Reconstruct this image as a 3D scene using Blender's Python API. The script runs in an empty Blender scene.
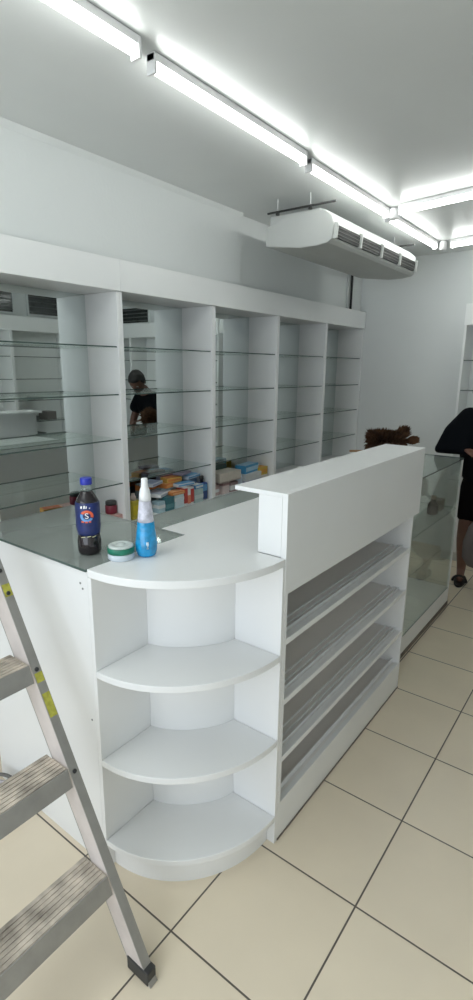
import bpy, bmesh, math, random
from mathutils import Vector, Matrix
random.seed(7)
SC = bpy.context.scene
COL = SC.collection
PI = math.pi

# ------------------------------------------------------------------ materials
def new_mat(name):
    m = bpy.data.materials.new(name); m.use_nodes = True
    nt = m.node_tree; nt.nodes.clear()
    out = nt.nodes.new('ShaderNodeOutputMaterial')
    return m, nt, out

def pbr(name, col, rough=.5, metal=0., noise=.0, nscale=6., bump=0., bscale=40., spec=.5, emis=None, estr=0, coat=0):
    m, nt, out = new_mat(name)
    b = nt.nodes.new('ShaderNodeBsdfPrincipled')
    b.inputs['Base Color'].default_value = (*col, 1)
    b.inputs['Roughness'].default_value = rough
    b.inputs['Metallic'].default_value = metal
    b.inputs['Specular IOR Level'].default_value = spec
    b.inputs['Coat Weight'].default_value = coat
    if emis:
        b.inputs['Emission Color'].default_value = (*emis, 1); b.inputs['Emission Strength'].default_value = estr
    tc = nt.nodes.new('ShaderNodeTexCoord')
    if noise > 0:
        n = nt.nodes.new('ShaderNodeTexNoise'); n.inputs['Scale'].default_value = nscale; n.inputs['Detail'].default_value = 4
        nt.links.new(tc.outputs['Object'], n.inputs['Vector'])
        r = nt.nodes.new('ShaderNodeValToRGB')
        r.color_ramp.elements[0].position = .3; r.color_ramp.elements[1].position = .7
        r.color_ramp.elements[0].color = (*[c * (1 - noise) for c in col], 1)
        r.color_ramp.elements[1].color = (*[min(1, c * (1 + noise)) for c in col], 1)
        nt.links.new(n.outputs['Fac'], r.inputs['Fac']); nt.links.new(r.outputs['Color'], b.inputs['Base Color'])
    if bump > 0:
        n2 = nt.nodes.new('ShaderNodeTexNoise'); n2.inputs['Scale'].default_value = bscale
        nt.links.new(tc.outputs['Object'], n2.inputs['Vector'])
        bp = nt.nodes.new('ShaderNodeBump'); bp.inputs['Strength'].default_value = bump; bp.inputs['Distance'].default_value = .004
        nt.links.new(n2.outputs['Fac'], bp.inputs['Height']); nt.links.new(bp.outputs['Normal'], b.inputs['Normal'])
    nt.links.new(b.outputs[0], out.inputs['Surface'])
    return m

def glass_mat(name, tint, base=.05, gain=.9, power=4., rough=.02, refl=(.9, .95, .93), haze=0, hcol=(.6, .62, .6)):
    m, nt, out = new_mat(name)
    tr = nt.nodes.new('ShaderNodeBsdfTransparent'); tr.inputs[0].default_value = (*tint, 1)
    gl = nt.nodes.new('ShaderNodeBsdfGlossy'); gl.inputs['Color'].default_value = (*refl, 1); gl.inputs['Roughness'].default_value = rough
    lw = nt.nodes.new('ShaderNodeLayerWeight'); lw.inputs['Blend'].default_value = .5
    p = nt.nodes.new('ShaderNodeMath'); p.operation = 'POWER'; p.inputs[1].default_value = power
    nt.links.new(lw.outputs['Facing'], p.inputs[0])
    mu = nt.nodes.new('ShaderNodeMath'); mu.operation = 'MULTIPLY_ADD'; mu.inputs[1].default_value = gain; mu.inputs[2].default_value = base
    mu.use_clamp = True
    nt.links.new(p.outputs[0], mu.inputs[0])
    mx = nt.nodes.new('ShaderNodeMixShader')
    nt.links.new(mu.outputs[0], mx.inputs[0]); nt.links.new(tr.outputs[0], mx.inputs[1]); nt.links.new(gl.outputs[0], mx.inputs[2])
    if haze:      # flat diffuse colour mixed in, standing in for pale reflection on the glass
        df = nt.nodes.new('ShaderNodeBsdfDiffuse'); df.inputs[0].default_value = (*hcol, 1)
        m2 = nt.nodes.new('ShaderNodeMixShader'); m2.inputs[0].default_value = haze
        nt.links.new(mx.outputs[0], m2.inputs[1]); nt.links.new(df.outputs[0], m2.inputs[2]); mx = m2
    nt.links.new(mx.outputs[0], out.inputs['Surface'])
    return m

def mirror_mat():
    m, nt, out = new_mat('mirror_silver')
    gl = nt.nodes.new('ShaderNodeBsdfGlossy'); gl.inputs['Color'].default_value = (.70, .755, .745, 1); gl.inputs['Roughness'].default_value = 0.
    nt.links.new(gl.outputs[0], out.inputs['Surface'])
    return m

def tile_mat():
    m, nt, out = new_mat('floor_tiles')
    tc = nt.nodes.new('ShaderNodeTexCoord')
    mp = nt.nodes.new('ShaderNodeMapping'); mp.inputs['Location'].default_value = (.462, -2.045 + .0, 0)
    nt.links.new(tc.outputs['Object'], mp.inputs['Vector'])
    br = nt.nodes.new('ShaderNodeTexBrick'); br.offset = 0; br.squash = 1
    br.inputs['Scale'].default_value = 1; br.inputs['Brick Width'].default_value = .4; br.inputs['Row Height'].default_value = .4
    br.inputs['Mortar Size'].default_value = .0032; br.inputs['Mortar Smooth'].default_value = .3
    br.inputs['Color1'].default_value = (.78, .665, .485, 1); br.inputs['Color2'].default_value = (.75, .635, .46, 1)
    br.inputs['Mortar'].default_value = (.11, .09, .07, 1)
    nt.links.new(mp.outputs[0], br.inputs['Vector'])
    n = nt.nodes.new('ShaderNodeTexNoise'); n.inputs['Scale'].default_value = 3.5; n.inputs['Detail'].default_value = 6
    nt.links.new(tc.outputs['Object'], n.inputs['Vector'])
    mx = nt.nodes.new('ShaderNodeMix'); mx.data_type = 'RGBA'; mx.blend_type = 'MULTIPLY'; mx.inputs[0].default_value = .35
    nt.links.new(br.outputs['Color'], mx.inputs[6])
    hs = nt.nodes.new('ShaderNodeHueSaturation'); hs.inputs['Saturation'].default_value = .85; hs.inputs['Value'].default_value = 1.15
    nt.links.new(mx.outputs[2], hs.inputs['Color'])
    rp = nt.nodes.new('ShaderNodeValToRGB'); rp.color_ramp.elements[0].color = (.55, .55, .55, 1); rp.color_ramp.elements[1].color = (1, 1, 1, 1)
    nt.links.new(n.outputs['Fac'], rp.inputs['Fac']); nt.links.new(rp.outputs[0], mx.inputs[7])
    b = nt.nodes.new('ShaderNodeBsdfPrincipled'); b.inputs['Roughness'].default_value = .33; b.inputs['Specular IOR Level'].default_value = .45
    nt.links.new(hs.outputs[0], b.inputs['Base Color'])
    bp = nt.nodes.new('ShaderNodeBump'); bp.inputs['Strength'].default_value = .4; bp.inputs['Distance'].default_value = .002; bp.invert = True
    nt.links.new(br.outputs['Fac'], bp.inputs['Height']); nt.links.new(bp.outputs['Normal'], b.inputs['Normal'])
    nt.links.new(b.outputs[0], out.inputs['Surface'])
    return m

def emit_mat(name, col, s):
    m, nt, out = new_mat(name)
    e = nt.nodes.new('ShaderNodeEmission'); e.inputs[0].default_value = (*col, 1); e.inputs[1].default_value = s
    nt.links.new(e.outputs[0], out.inputs['Surface']); return m

M = {}
M['lam'] = pbr('white_laminate', (.80, .805, .80), .28, noise=.015, nscale=3, spec=.45)
M['lam2'] = pbr('white_laminate_shelving', (.85, .862, .855), .38, noise=.015, nscale=3)
M['edge'] = pbr('white_edge_band', (.74, .75, .74), .4)
M['wall'] = pbr('wall_paint', (.74, .765, .755), .75, noise=.03, nscale=1.2, bump=.15, bscale=60)
M['ceil'] = pbr('ceiling_gypsum', (.70, .72, .71), .30, noise=.03, nscale=2, spec=.5)
M['tile'] = tile_mat()
M['mirror'] = mirror_mat()
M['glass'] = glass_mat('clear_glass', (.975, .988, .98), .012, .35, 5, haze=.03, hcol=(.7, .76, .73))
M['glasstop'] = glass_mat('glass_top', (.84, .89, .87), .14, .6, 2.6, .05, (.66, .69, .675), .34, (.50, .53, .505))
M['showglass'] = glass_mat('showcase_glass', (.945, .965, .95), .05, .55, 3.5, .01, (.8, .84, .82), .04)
M['gedge'] = pbr('glass_edge', (.06, .095, .085), .25, spec=.7)
M['gedge2'] = pbr('glass_edge_soft', (.17, .215, .20), .3, spec=.6)
M['kick'] = pbr('plinth_grey', (.62, .62, .59), .45)
M['rackin'] = pbr('rack_inner_laminate', (.80, .775, .75), .45, noise=.02)
M['alu'] = pbr('ladder_aluminium', (.33, .32, .30), .42, .45, noise=.10, nscale=14, bump=.2)
M['aluweb'] = pbr('ladder_web_dusty', (.60, .545, .52), .6, .05, noise=.12, nscale=11, bump=.2)
M['tread'] = pbr('ladder_tread_dusty', (.50, .44, .37), .65, .1, noise=.45, nscale=17, bump=.3)
M['yellow'] = pbr('yellow_sticker', (.42, .40, .06), .5, noise=.25, nscale=60)
M['dark'] = pbr('dark_metal', (.03, .03, .03), .5)
M['steel'] = pbr('steel', (.5, .5, .5), .3, .9)
M['ac'] = pbr('ac_plastic', (.52, .535, .515), .45, noise=.02)
M['acdark'] = pbr('ac_grille_dark', (.045, .045, .04), .5, noise=.3, nscale=30)
M['acslat'] = pbr('ac_slat', (.20, .20, .19), .5)
M['tube'] = emit_mat('tube_light', (.97, 1., .97), 16.5)
M['fix'] = pbr('tube_housing', (.8, .8, .8), .4)
M['winglass'] = pbr('dark_window_glass', (.025, .03, .028), .15, noise=.4, nscale=8, spec=.7)
M['winslat'] = pbr('louvre_slat', (.09, .10, .09), .4)
M['skin'] = pbr('skin', (.15, .072, .05), .55, noise=.08, nscale=12)
M['hair'] = pbr('hair_black', (.012, .010, .009), .6, bump=.5, bscale=120)
M['black'] = pbr('black_cotton', (.004, .005, .007), .95, spec=.08, bump=.3, bscale=30)
M['shorts'] = pbr('black_shorts', (.006, .005, .005), .95, spec=.08, bump=.3, bscale=30)
M['sandal'] = pbr('sandal_rubber', (.012, .009, .008), .6)
M['eye'] = pbr('eye_white', (.35, .33, .30), .3)
M['sack'] = pbr('grey_sack', (.16, .135, .13), .8, noise=.1, bump=.5, bscale=15)
M['feather'] = pbr('brown_feather', (.085, .038, .016), .9, noise=.5, nscale=25)
M['rattan'] = pbr('rattan', (.35, .2, .09), .6)
M['cable'] = pbr('pale_cable', (.62, .58, .60), .5)
M['cable2'] = pbr('grey_cable', (.16, .15, .14), .5)
M['cola'] = pbr('cola_liquid', (.012, .008, .010), .12, spec=.7)
M['label_blue'] = pbr('label_blue', (.010, .022, .115), .35, noise=.35, nscale=35)
M['cap_blue'] = pbr('cap_blue', (.015, .03, .38), .35)
M['clearpl'] = glass_mat('clear_plastic', (.82, .86, .86), .12, .7, 2.5, .12)
M['white'] = pbr('white_plastic', (.82, .83, .84), .4)
M['whitetrans'] = pbr('frosted_bottle_wall', (.60, .60, .68), .25, noise=.3, nscale=55)
M['blue_liq'] = pbr('blue_liquid', (.012, .27, .55), .12, noise=.35, nscale=45, spec=.7, emis=(.0, .25, .5), estr=.06)
M['green'] = pbr('green_band', (.01, .17, .105), .4, noise=.1, nscale=50)
M['red'] = pbr('red_print', (.55, .03, .03), .4)
M['print_white'] = pbr('white_print', (.9, .9, .92), .4)
M['orangered'] = pbr('orange_red_print', (.75, .12, .05), .4)
M['screw'] = pbr('screw_hole', (.25, .25, .25), .6)

def cmat(col, rough=.45, noise=.0):
    k = 'c_%d_%d_%d' % tuple(int(c * 255) for c in col)
    if k not in M: M[k] = pbr('carton_' + k[2:], col, rough, noise=noise or .06, nscale=35)
    return M[k]

# ------------------------------------------------------------------ mesh helpers
def box(bm, x0, x1, y0, y1, z0, z1, mi=0, rot=None, piv=None):
    vs = [bm.verts.new((x, y, z)) for x in (x0, x1) for y in (y0, y1) for z in (z0, z1)]
    idx = [(0, 1, 3, 2), (4, 6, 7, 5), (0, 4, 5, 1), (2, 3, 7, 6), (0, 2, 6, 4), (1, 5, 7, 3)]
    fs = []
    for f in idx:
        fc = bm.faces.new([vs[i] for i in f]); fc.material_index = mi; fs.append(fc)
    if rot is not None:
        c = Vector(piv) if piv else Vector(((x0 + x1) / 2, (y0 + y1) / 2, (z0 + z1) / 2))
        for v in vs: v.co = c + rot @ (v.co - c)
    return fs

def prism(bm, pts, a0, a1, axis='y', mi=0):
    """closed polygon pts (2D) extruded along axis"""
    def P(p, a):
        return {'y': (p[0], a, p[1]), 'z': (p[0], p[1], a), 'x': (a, p[0], p[1])}[axis]
    A = [bm.verts.new(P(p, a0)) for p in pts]; B = [bm.verts.new(P(p, a1)) for p in pts]
    n = len(pts); fs = [bm.faces.new(A), bm.faces.new(list(reversed(B)))]
    for i in range(n):
        fs.append(bm.faces.new((A[i], B[i], B[(i + 1) % n], A[(i + 1) % n])))
    for f in fs: f.material_index = mi
    return fs

def tube(bm, pts, r, seg=8, mi=0, closed=False):
    pts = [Vector(p) for p in pts]; rings = []
    n = len(pts)
    for i, p in enumerate(pts):
        a = pts[(i - 1) % n] if (closed or i > 0) else p
        b = pts[(i + 1) % n] if (closed or i < n - 1) else p
        t = (b - a).normalized()
        u = t.cross(Vector((0, 0, 1)))
        if u.length < 1e-3: u = t.cross(Vector((0, 1, 0)))
        u.normalize(); v = t.cross(u)
        rr = r[i] if isinstance(r, (list, tuple)) else r
        rings.append([bm.verts.new(p + u * math.cos(2 * PI * k / seg) * rr + v * math.sin(2 * PI * k / seg) * rr) for k in range(seg)])
    m = n if closed else n - 1
    for i in range(m):
        A, B = rings[i], rings[(i + 1) % n]
        for k in range(seg):
            f = bm.faces.new((A[k], A[(k + 1) % seg], B[(k + 1) % seg], B[k])); f.material_index = mi; f.smooth = True
    if not closed:
        f = bm.faces.new(list(reversed(rings[0]))); f.material_index = mi
        f = bm.faces.new(rings[-1]); f.material_index = mi

def lathe(bm, prof, seg=32, mi=0, wob=None, cx=0, cy=0, cz=0):
    rings = []
    for (r, z) in prof:
        ring = []
        for k in range(seg):
            a = 2 * PI * k / seg
            rr = r * (wob(a, z) if wob else 1)
            ring.append(bm.verts.new((cx + rr * math.cos(a), cy + rr * math.sin(a), cz + z)))
        rings.append(ring)
    for i in range(len(rings) - 1):
        A, B = rings[i], rings[i + 1]
        for k in range(seg):
            f = bm.faces.new((A[k], A[(k + 1) % seg], B[(k + 1) % seg], B[k])); f.material_index = mi; f.smooth = True
    f = bm.faces.new(list(reversed(rings[0]))); f.material_index = mi
    f = bm.faces.new(rings[-1]); f.material_index = mi

def obj(name, bm, mats, parent=None, bevel=0., loc=None, kind=None):
    me = bpy.data.meshes.new(name)
    bmesh.ops.recalc_face_normals(bm, faces=bm.faces)
    bm.to_mesh(me); bm.free()
    if not isinstance(mats, (list, tuple)): mats = [mats]
    for m in mats: me.materials.append(M[m] if isinstance(m, str) else m)
    o = bpy.data.objects.new(name, me); COL.objects.link(o)
    if parent is not None:
        o.parent = parent
        o.matrix_parent_inverse = Matrix.Translation(-parent.location) if False else Matrix.Identity(4)
        # geometry is written in world coordinates: shift it into the parent's frame
        if not parent.get('_local'):
            inv = wm(parent).inverted()
            me.transform(inv)
    if loc: o.location = loc
    if bevel > 0:
        b = o.modifiers.new('bevel', 'BEVEL'); b.width = bevel; b.segments = 2; b.limit_method = 'ANGLE'; b.angle_limit = .7
    if kind: o['kind'] = kind
    return o

def wm(o):
    m = Matrix.LocRotScale(o.location, o.rotation_euler, o.scale)
    return wm(o.parent) @ m if o.parent else m

def thing(name, label, cat, loc=(0, 0, 0), group=None):
    o = bpy.data.objects.new(name, None); COL.objects.link(o)
    o.location = loc; o.empty_display_size = .05
    o['label'] = label; o['category'] = cat
    if group: o['group'] = group
    return o

def tag(o, label, cat, group=None):
    o['label'] = label; o['category'] = cat
    if group: o['group'] = group
    return o

def struct(name, bm, m, bevel=0):
    o = obj(name, bm, m, bevel=bevel); o['kind'] = 'structure'; return o

def bxo(name, b, mats, parent=None, bevel=.0):
    bm = bmesh.new(); box(bm, *b)
    return obj(name, bm, mats, parent, bevel)

def pane(name, b, glass, edge, parent, only=None):
    """glass sheet whose rim faces use the edge colour; b = x0,x1,y0,y1,z0,z1"""
    bm = bmesh.new(); fs = box(bm, *b)
    d = [b[1] - b[0], b[3] - b[2], b[5] - b[4]]; k = d.index(min(d))
    for i, f in enumerate(fs):
        ax = (0, 0, 1, 1, 2, 2)[i]
        f.material_index = 0 if ax == k else 1
        if only is not None and i != only: f.material_index = 0
    return obj(name, bm, [glass, edge], parent)

# ------------------------------------------------------------------ the room
XL, XR, YN, YF, ZC = -2.50, .90, -1.70, 4.92, 2.58
bm = bmesh.new(); box(bm, XL - .1, XR + .1, YN - 1.5, YF + .1, -.08, 0); struct('floor', bm, 'tile')
bm = bmesh.new(); box(bm, XL - .1, XR + .1, YN, YF + .1, ZC, ZC + .08); struct('ceiling', bm, 'ceil')
bm = bmesh.new(); box(bm, XL - .1, XL, YN, YF, 0, ZC); struct('wall_left', bm, 'wall')
bm = bmesh.new(); box(bm, XL, XR + .1, YF, YF + .1, 0, ZC); struct('wall_far', bm, 'wall')
bm = bmesh.new(); box(bm, XR, XR + .1, YN, YF, 0, ZC); struct('wall_right', bm, 'wall')
bm = bmesh.new(); box(bm, XL, -2.255, YN, YF - .001, 2.137, ZC - .001); struct('trim_1', bm, 'wall')          # wall above the recessed shelving
bm = bmesh.new(); box(bm, -2.2545, -2.232, YN, 2.985, 2.137, ZC - .001); struct('trim_3', bm, 'wall')          # raised wall panel above the shelving
bm = bmesh.new(); prism(bm, [(-2.2315, 2.552), (-2.2315, 2.579), (-2.215, 2.579), (-2.225, 2.562)], YN, 2.985); struct('trim_2', bm, 'wall')
# clerestory windows high on the right and far walls (seen in the mirrors)
def window(name, axis, c, a0, a1, z0, z1):
    w = bpy.data.objects.new(name, None); COL.objects.link(w); w['kind'] = 'structure'
    bm = bmesh.new()
    t = .022
    def bb(bm, a, b, d0, d1, zz0, zz1, **k):
        if axis == 'x': box(bm, c - d1, c - d0, a, b, zz0, zz1, **k)
        else: box(bm, a, b, c - d1, c - d0, zz0, zz1, **k)
    bb(bm, a0 - t, a0, .001, .02, z0 - t, z1 + t); bb(bm, a1, a1 + t, .001, .02, z0 - t, z1 + t)
    bb(bm, a0, a1, .001, .02, z0 - t, z0); bb(bm, a0, a1, .001, .02, z1, z1 + t)
    f = obj('window_frame', bm, 'wall', w)
    bm = bmesh.new(); bb(bm, a0, a1, .001, .006, z0, z1)
    obj('pane', bm, 'winglass', w)
    bm = bmesh.new()
    n = 4
    for i in range(n):
        z = z0 + (z1 - z0) * (i + .5) / n
        bb(bm, a0, a1, .008, .014, z - .006, z + .006)
    obj('louvre', bm, 'winslat', w)
window('window_1', 'x', XR, 3.66, 4.30, 2.20, 2.42)
window('window_2', 'x', XR, 2.62, 3.46, 2.20, 2.42)
window('window_3', 'x', XR, 1.60, 2.42, 2.20, 2.42)
window('window_4', 'y', YF, .22, .80, 2.17, 2.35)

# ------------------------------------------------------------------ wall shelving
GL = [.987, 1.230, 1.468, 1.712]      # levels of the glass shelves
def shelving(label, front, ends, divs, side, axis='y', mirror=True, glass=True, seam=False, hb=1.985, ht=2.135, items_levels=GL):
    """front: coordinate of the front plane; side: +1 when it opens toward +front axis.
    ends: (start,end) along the run; divs: inner divider centres."""
    D = .26
    t = thing('wall_shelving', label, 'shelving', (0, 0, 0))
    def B(a0, a1, d0, d1, z0, z1):      # d measured back from the front
        f0, f1 = sorted((front - side * d0, front - side * d1))
        return (f0, f1, a0, a1, z0, z1) if axis == 'y' else (a0, a1, f0, f1, z0, z1)
    a0, a1 = ends
    bxo('header', B(a0, a1, -.012, .012, hb, ht), 'lam2', t, .0015)
    bxo('top_board', B(a0, a1, .013, D, hb, hb + .016), 'lam2', t)
    w = .017
    lines = [a0 + .001] + list(divs) + [a1 - .001]
    for y in lines:
        bxo('divider', B(y - w if y > lines[0] else a0, y + w if y < lines[-1] else a1, 0, D, .752, hb - .001), 'lam2', t, .001)
    bxo('deck', B(a0, a1, -.01, D, .722, .751), 'lam2', t, .001)
    for i in range(len(lines) - 1):
        y0, y1 = lines[i] + w + .001, lines[i + 1] - w - .001
        m = 'mirror' if mirror else 'lam2'
        bxo('mirror_back' if mirror else 'back_panel', B(y0, y1, D - .006, D, .752, hb - .001), m, t)
        for z in items_levels:
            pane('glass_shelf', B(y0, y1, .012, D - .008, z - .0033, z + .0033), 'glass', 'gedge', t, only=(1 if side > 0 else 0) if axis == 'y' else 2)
        # cupboard door below
        d = bxo('cupboard_door', B(y0 - .012, y1 + .012, -.004, .013, .09, .715), 'lam', t, .0015)
        bm = bmesh.new()
        ym = y1 - .06
        b = B(ym - .006, ym + .006, -.024, -.006, .52, .64); box(bm, *b)
        obj('handle', bm, 'steel', d)
    bxo('carcass', B(a0, a1, .015, D, .08, .720), 'lam', t)
    bxo('plinth', B(a0, a1, .03, .05, 0, .079), 'kick', t)
    return t

shelving('white mirror-backed wall shelving unit at the left edge, ending at the header seam', -2.2, (.405, 1.9065), [1.150], 1)
shelving('long white mirror-backed wall shelving unit with four glass-shelved bays, right of the header seam', -2.2, (1.9075, 4.905), [2.665, 3.41, 4.16], 1)
shelving('white shelving unit against the far wall at the right edge, behind the man', 4.57, (-1.20, .50), [-.45, .20], -1, axis='x', mirror=False, hb=1.96, ht=2.12, items_levels=[1.215, 1.454, 1.69])
shelving('white shelving along the opposite right wall, seen only reflected in the mirrors', .60, (.255, 4.54), [.99, 1.74, 2.49, 3.24, 3.99], -1, mirror=False)

# ------------------------------------------------------------------ ceiling lights
def tube_light(p0, p1, label):
    p0, p1 = Vector(p0), Vector(p1); L = (p1 - p0).length; d = (p1 - p0).normalized()
    t = thing('tube_light', label, 'ceiling light', ((p0 + p1) / 2), 'linear tube lights on the ceiling')
    ang = math.atan2(d.y, d.x); t.rotation_euler = (0, 0, ang); t['_local'] = 1
    h = L / 2
    bm = bmesh.new(); box(bm, -h, h, -.017, .017, .024, .048); obj('housing', bm, 'fix', t, .002)
    bm = bmesh.new(); tube(bm, [(-h + .012, 0, .008), (h - .012, 0, .008)], .0135, 12); obj('tube', bm, 'tube', t)
    for s in (-1, 1):
        bm = bmesh.new(); box(bm, min(s * h, s * (h - .011)), max(s * h, s * (h - .011)), -.019, .019, -.012, .046); obj('end_cap', bm, 'fix', t, .002)
    return t
zt = 2.53
xs = -1.425
for (y0, y1, l) in ((3.475, 4.44, 'glowing white tube light at the far end of the row running above the counter'),
                    (2.43, 3.40, 'glowing white tube light in the row above the counter, just before the first crossing junction'),
                    (1.385, 2.355, 'glowing white tube light in the row above the counter, third from the far wall'),
                    (.34, 1.31, 'glowing white tube light in the row above the counter, nearest the camera')):
    tube_light((xs + (y1 - 3.4) * -.02, y0, zt), (xs + (y1 - 3.4) * -.02, y1, zt), l)
for (y, n, l) in ((3.385, 0, 'glowing white tube light running right from the junction nearer the camera'),
                  (4.465, 0, 'glowing white tube light running right from the junction near the far wall')):
    x0 = -1.335 if n == 0 else -.34
    tube_light((x0, y, zt), (x0 + .97, y - .165, zt), l)
for (x, y, l) in ((-1.39, 3.425, 'small round white junction connector between tube lights nearer the camera'),
                  (-1.40, 4.475, 'small round white junction connector between tube lights near the far wall')):
    bm = bmesh.new(); lathe(bm, [(.026, 0), (.03, .01), (.03, .055), (.024, .066)], 20, cx=x, cy=y, cz=2.513)
    tag(obj('light_connector', bm, 'fix'), l, 'connector', 'connectors between the tube lights')

# ------------------------------------------------------------------ air conditioner
ac = thing('air_conditioner', 'white ceiling-hung air conditioner with four dark outlet grilles above the wall shelving', 'air conditioner', (-1.72, 3.53, 2.29))
prof = [(-1.954, 2.326), (-1.712, 2.293), (-1.60, 2.293), (-1.535, 2.302), (-1.512, 2.318), (-1.500, 2.395), (-1.515, 2.44), (-1.56, 2.476), (-1.62, 2.482), (-1.80, 2.482), (-1.954, 2.428)]
bm = bmesh.new(); prism(bm, prof, 2.86, 4.22); obj('casing', bm, 'ac', ac, .006)
bm = bmesh.new(); box(bm, -1.942, -1.60, 2.885, 4.19, 2.40, 2.495); obj('top_casing', bm, 'ac', ac, .004)
for i in range(4):
    y0 = 2.90 + i * .325; y1 = y0 + .288
    bm = bmesh.new()
    P = [(-1.5135, 2.330), (-1.498, 2.330), (-1.4905, 2.392), (-1.508, 2.392)]
    prism(bm, P, y0, y1); g = obj('outlet_grille', bm, 'acdark', ac)
    bm = bmesh.new()
    for k in range(3):
        z = 2.345 + k * .017; x = -1.498 + (z - 2.33) * .12
        prism(bm, [(x, z), (x + .006, z - .001), (x + .006, z + .0015), (x, z + .003)], y0 + .004, y1 - .004)
    obj('slat', bm, 'acslat', g)
for i in range(5):
    yc = 2.882 + i * .325
    bm = bmesh.new(); prism(bm, [(-1.512, 2.32), (-1.488, 2.322), (-1.482, 2.40), (-1.505, 2.41)], yc - .008, yc + .008); obj('grille_divider', bm, 'ac', ac, .002)
for y in (2.90, 4.17):
    bm = bmesh.new(); tube(bm, [(-1.95, y - .03, 2.510), (-1.50, y - .03, 2.510)], .006); r = obj('mounting_rail', bm, 'dark', ac)
    for x in (-1.88, -1.66):
        bm = bmesh.new(); tube(bm, [(x, y - .03, 2.497), (x, y - .03, 2.512)], .004); tube(bm, [(x, y - .03, 2.492), (x, y - .03, 2.512)], .012)
        obj('hanger_rod', bm, 'dark', ac)
        bm = bmesh.new(); tube(bm, [(x, y - .03, 2.5165), (x, y - .03, 2.579)], .003); obj('threaded_rod', bm, 'fix', ac)
bm = bmesh.new(); tube(bm, [(-2.00, 4.245, 2.44), (-2.16, 4.50, 2.43), (-2.235, 4.66, 2.43), (-2.238, 4.67, 2.40), (-2.238, 4.67, 2.142)], .011, 8)
tag(obj('drain_pipe', bm, 'dark'), 'thin black drain pipe dropping from the air conditioner to the shelving top', 'pipe')
bm = bmesh.new(); tube(bm, [(-2.245, 4.60, 2.575), (-2.245, 4.60, 2.142)], .007, 8)
tag(obj('conduit', bm, 'wall'), 'thin pale conduit beside the black drain pipe above the shelving', 'pipe')

# ------------------------------------------------------------------ counter group
ZT = 1.05
cx0, cy0 = -1.165, 1.275       # inner corner of the quarter-round shelves
RX, RY = .383, .412
def arc(n=24, rx=RX, ry=RY):
    return [(cx0 + rx * math.sin(a), cy0 - ry * math.cos(a)) for a in [PI / 2 * i / n for i in range(n + 1)]]   # from (cx0,cy0-ry) to (cx0+rx,cy0)
corner = thing('corner_shelf', 'white quarter-round corner shelf unit with curved shelves at the near end of the counter', 'shelf unit', (cx0, cy0, 0))
# top: quarter round plus the strip running back beside the glass
A = [(x, y) for x, y in arc(28)]
poly = [(-1.182, cy0 - RY)] + A + [(-.782, 1.288), (-.8865, 1.288), (-.8865, 2.455), (-1.298, 2.455), (-1.298, cy0 + .001), (-1.182, cy0 + .001)]
bm = bmesh.new(); prism(bm, poly, 1.027, ZT + .001, 'z'); obj('top', bm, 'lam', corner, .002)
for z in (.73, .42, .115):
    bm = bmesh.new(); prism(bm, [(cx0, cy0 - .001)] + [(x, y) for x, y in arc(28)][0:-1] + [(cx0 + RX, cy0 - .001)], z - .022, z, 'z')
    obj('curved_shelf', bm, 'lam', corner, .002)
bm = bmesh.new(); box(bm, cx0 - .017, cx0 - .0005, cy0 - RY, cy0, 0, 1.026); obj('side_panel', bm, 'lam', corner, .001)
bm = bmesh.new(); box(bm, cx0 - .017, -.782, cy0 + .0005, cy0 + .0165, 0, 1.026); obj('back_panel', bm, 'lam', corner, .001)
# convex column in the inner corner
cr = .203
n = 14
inn = [(cx0 + .0005, cy0 - .0005)] + [(cx0 + cr * math.sin(PI / 2 * i / n) ** 1.3, cy0 - cr * math.cos(PI / 2 * i / n) ** 1.3) for i in range(n + 1)]
for (z0, z1) in ((.001, .092), (.1155, .3975), (.4205, .7075), (.7305, 1.0265)):
    bm = bmesh.new(); prism(bm, inn, z0, z1, 'z')
    o = obj('curved_back', bm, 'lam', corner)
    for f in o.data.polygons:
        if abs(f.normal.z) < .5: f.use_smooth = True
    es = o.modifiers.new('es', 'EDGE_SPLIT'); es.split_angle = .6
bm = bmesh.new(); prism(bm, [(x, y) for x, y in [(cx0, cy0 - .001)] + arc(28, RX - .03, RY - .03)[0:-1] + [(cx0 + RX - .03, cy0 - .001)]], 0.0, .0925, 'z'); obj('plinth', bm, 'lam', corner)

# display rack with raised box
rack = thing('display_rack', 'white open display rack with railed shelves facing the aisle', 'display rack', (-.94, 1.87, 0))
FX = -.782
bxo('side_panel', (-1.085, FX, 1.293, 1.309, .13, 1.026), 'lam', rack, .001)
bxo('side_panel', (-1.085, FX, 2.437, 2.453, 0, 1.026), 'lam', rack, .001)
bxo('back_panel', (-1.100, -1.0855, 1.293, 2.453, 0, 1.026), 'rackin', rack)
bxo('top_board', (-1.085, -.803, 1.3095, 2.4365, 1.012, 1.026), 'rackin', rack)
for z in (.765, .545, .325):
    s = bxo('shelf', (-1.085, -.815, 1.3095, 2.4365, z - .012, z + .004), 'rackin', rack)
    bm = bmesh.new()
    box(bm, -.790, FX, 1.3095, 2.4365, z - .012, z + .008)
    box(bm, -.8145, -.791, 1.3095, 2.4365, z - .012, z + .001)
    obj('front_lip', bm, 'lam', s, .001)
    bm = bmesh.new(); box(bm, -.819, -.8155, 1.3095, 2.4365, z + .005, z + .016); obj('rail', bm, 'lam', s, .001)
    for xr in (-.842, -.868):
        bm = bmesh.new(); box(bm, xr, xr + .006, 1.3095, 2.4365, z + .0045, z + .012); obj('rail', bm, 'lam', s, .001)
s = bxo('shelf', (-1.085, -.803, 1.3095, 2.4365, .128, .142), 'rackin', rack)
bm = bmesh.new(); box(bm, -.8225, -.8165, 1.3095, 2.4365, .1425, .165); obj('rail', bm, 'lam', s, .001)
bxo('plinth', (-.802, FX - .001, 1.293, 2.436, 0, .148), 'lam', rack, .001)
bxo('grime_line', (FX - .0008, FX + .0022, 1.294, 2.452, .0005, .006), cmat((.16, .13, .11)), rack)

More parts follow.
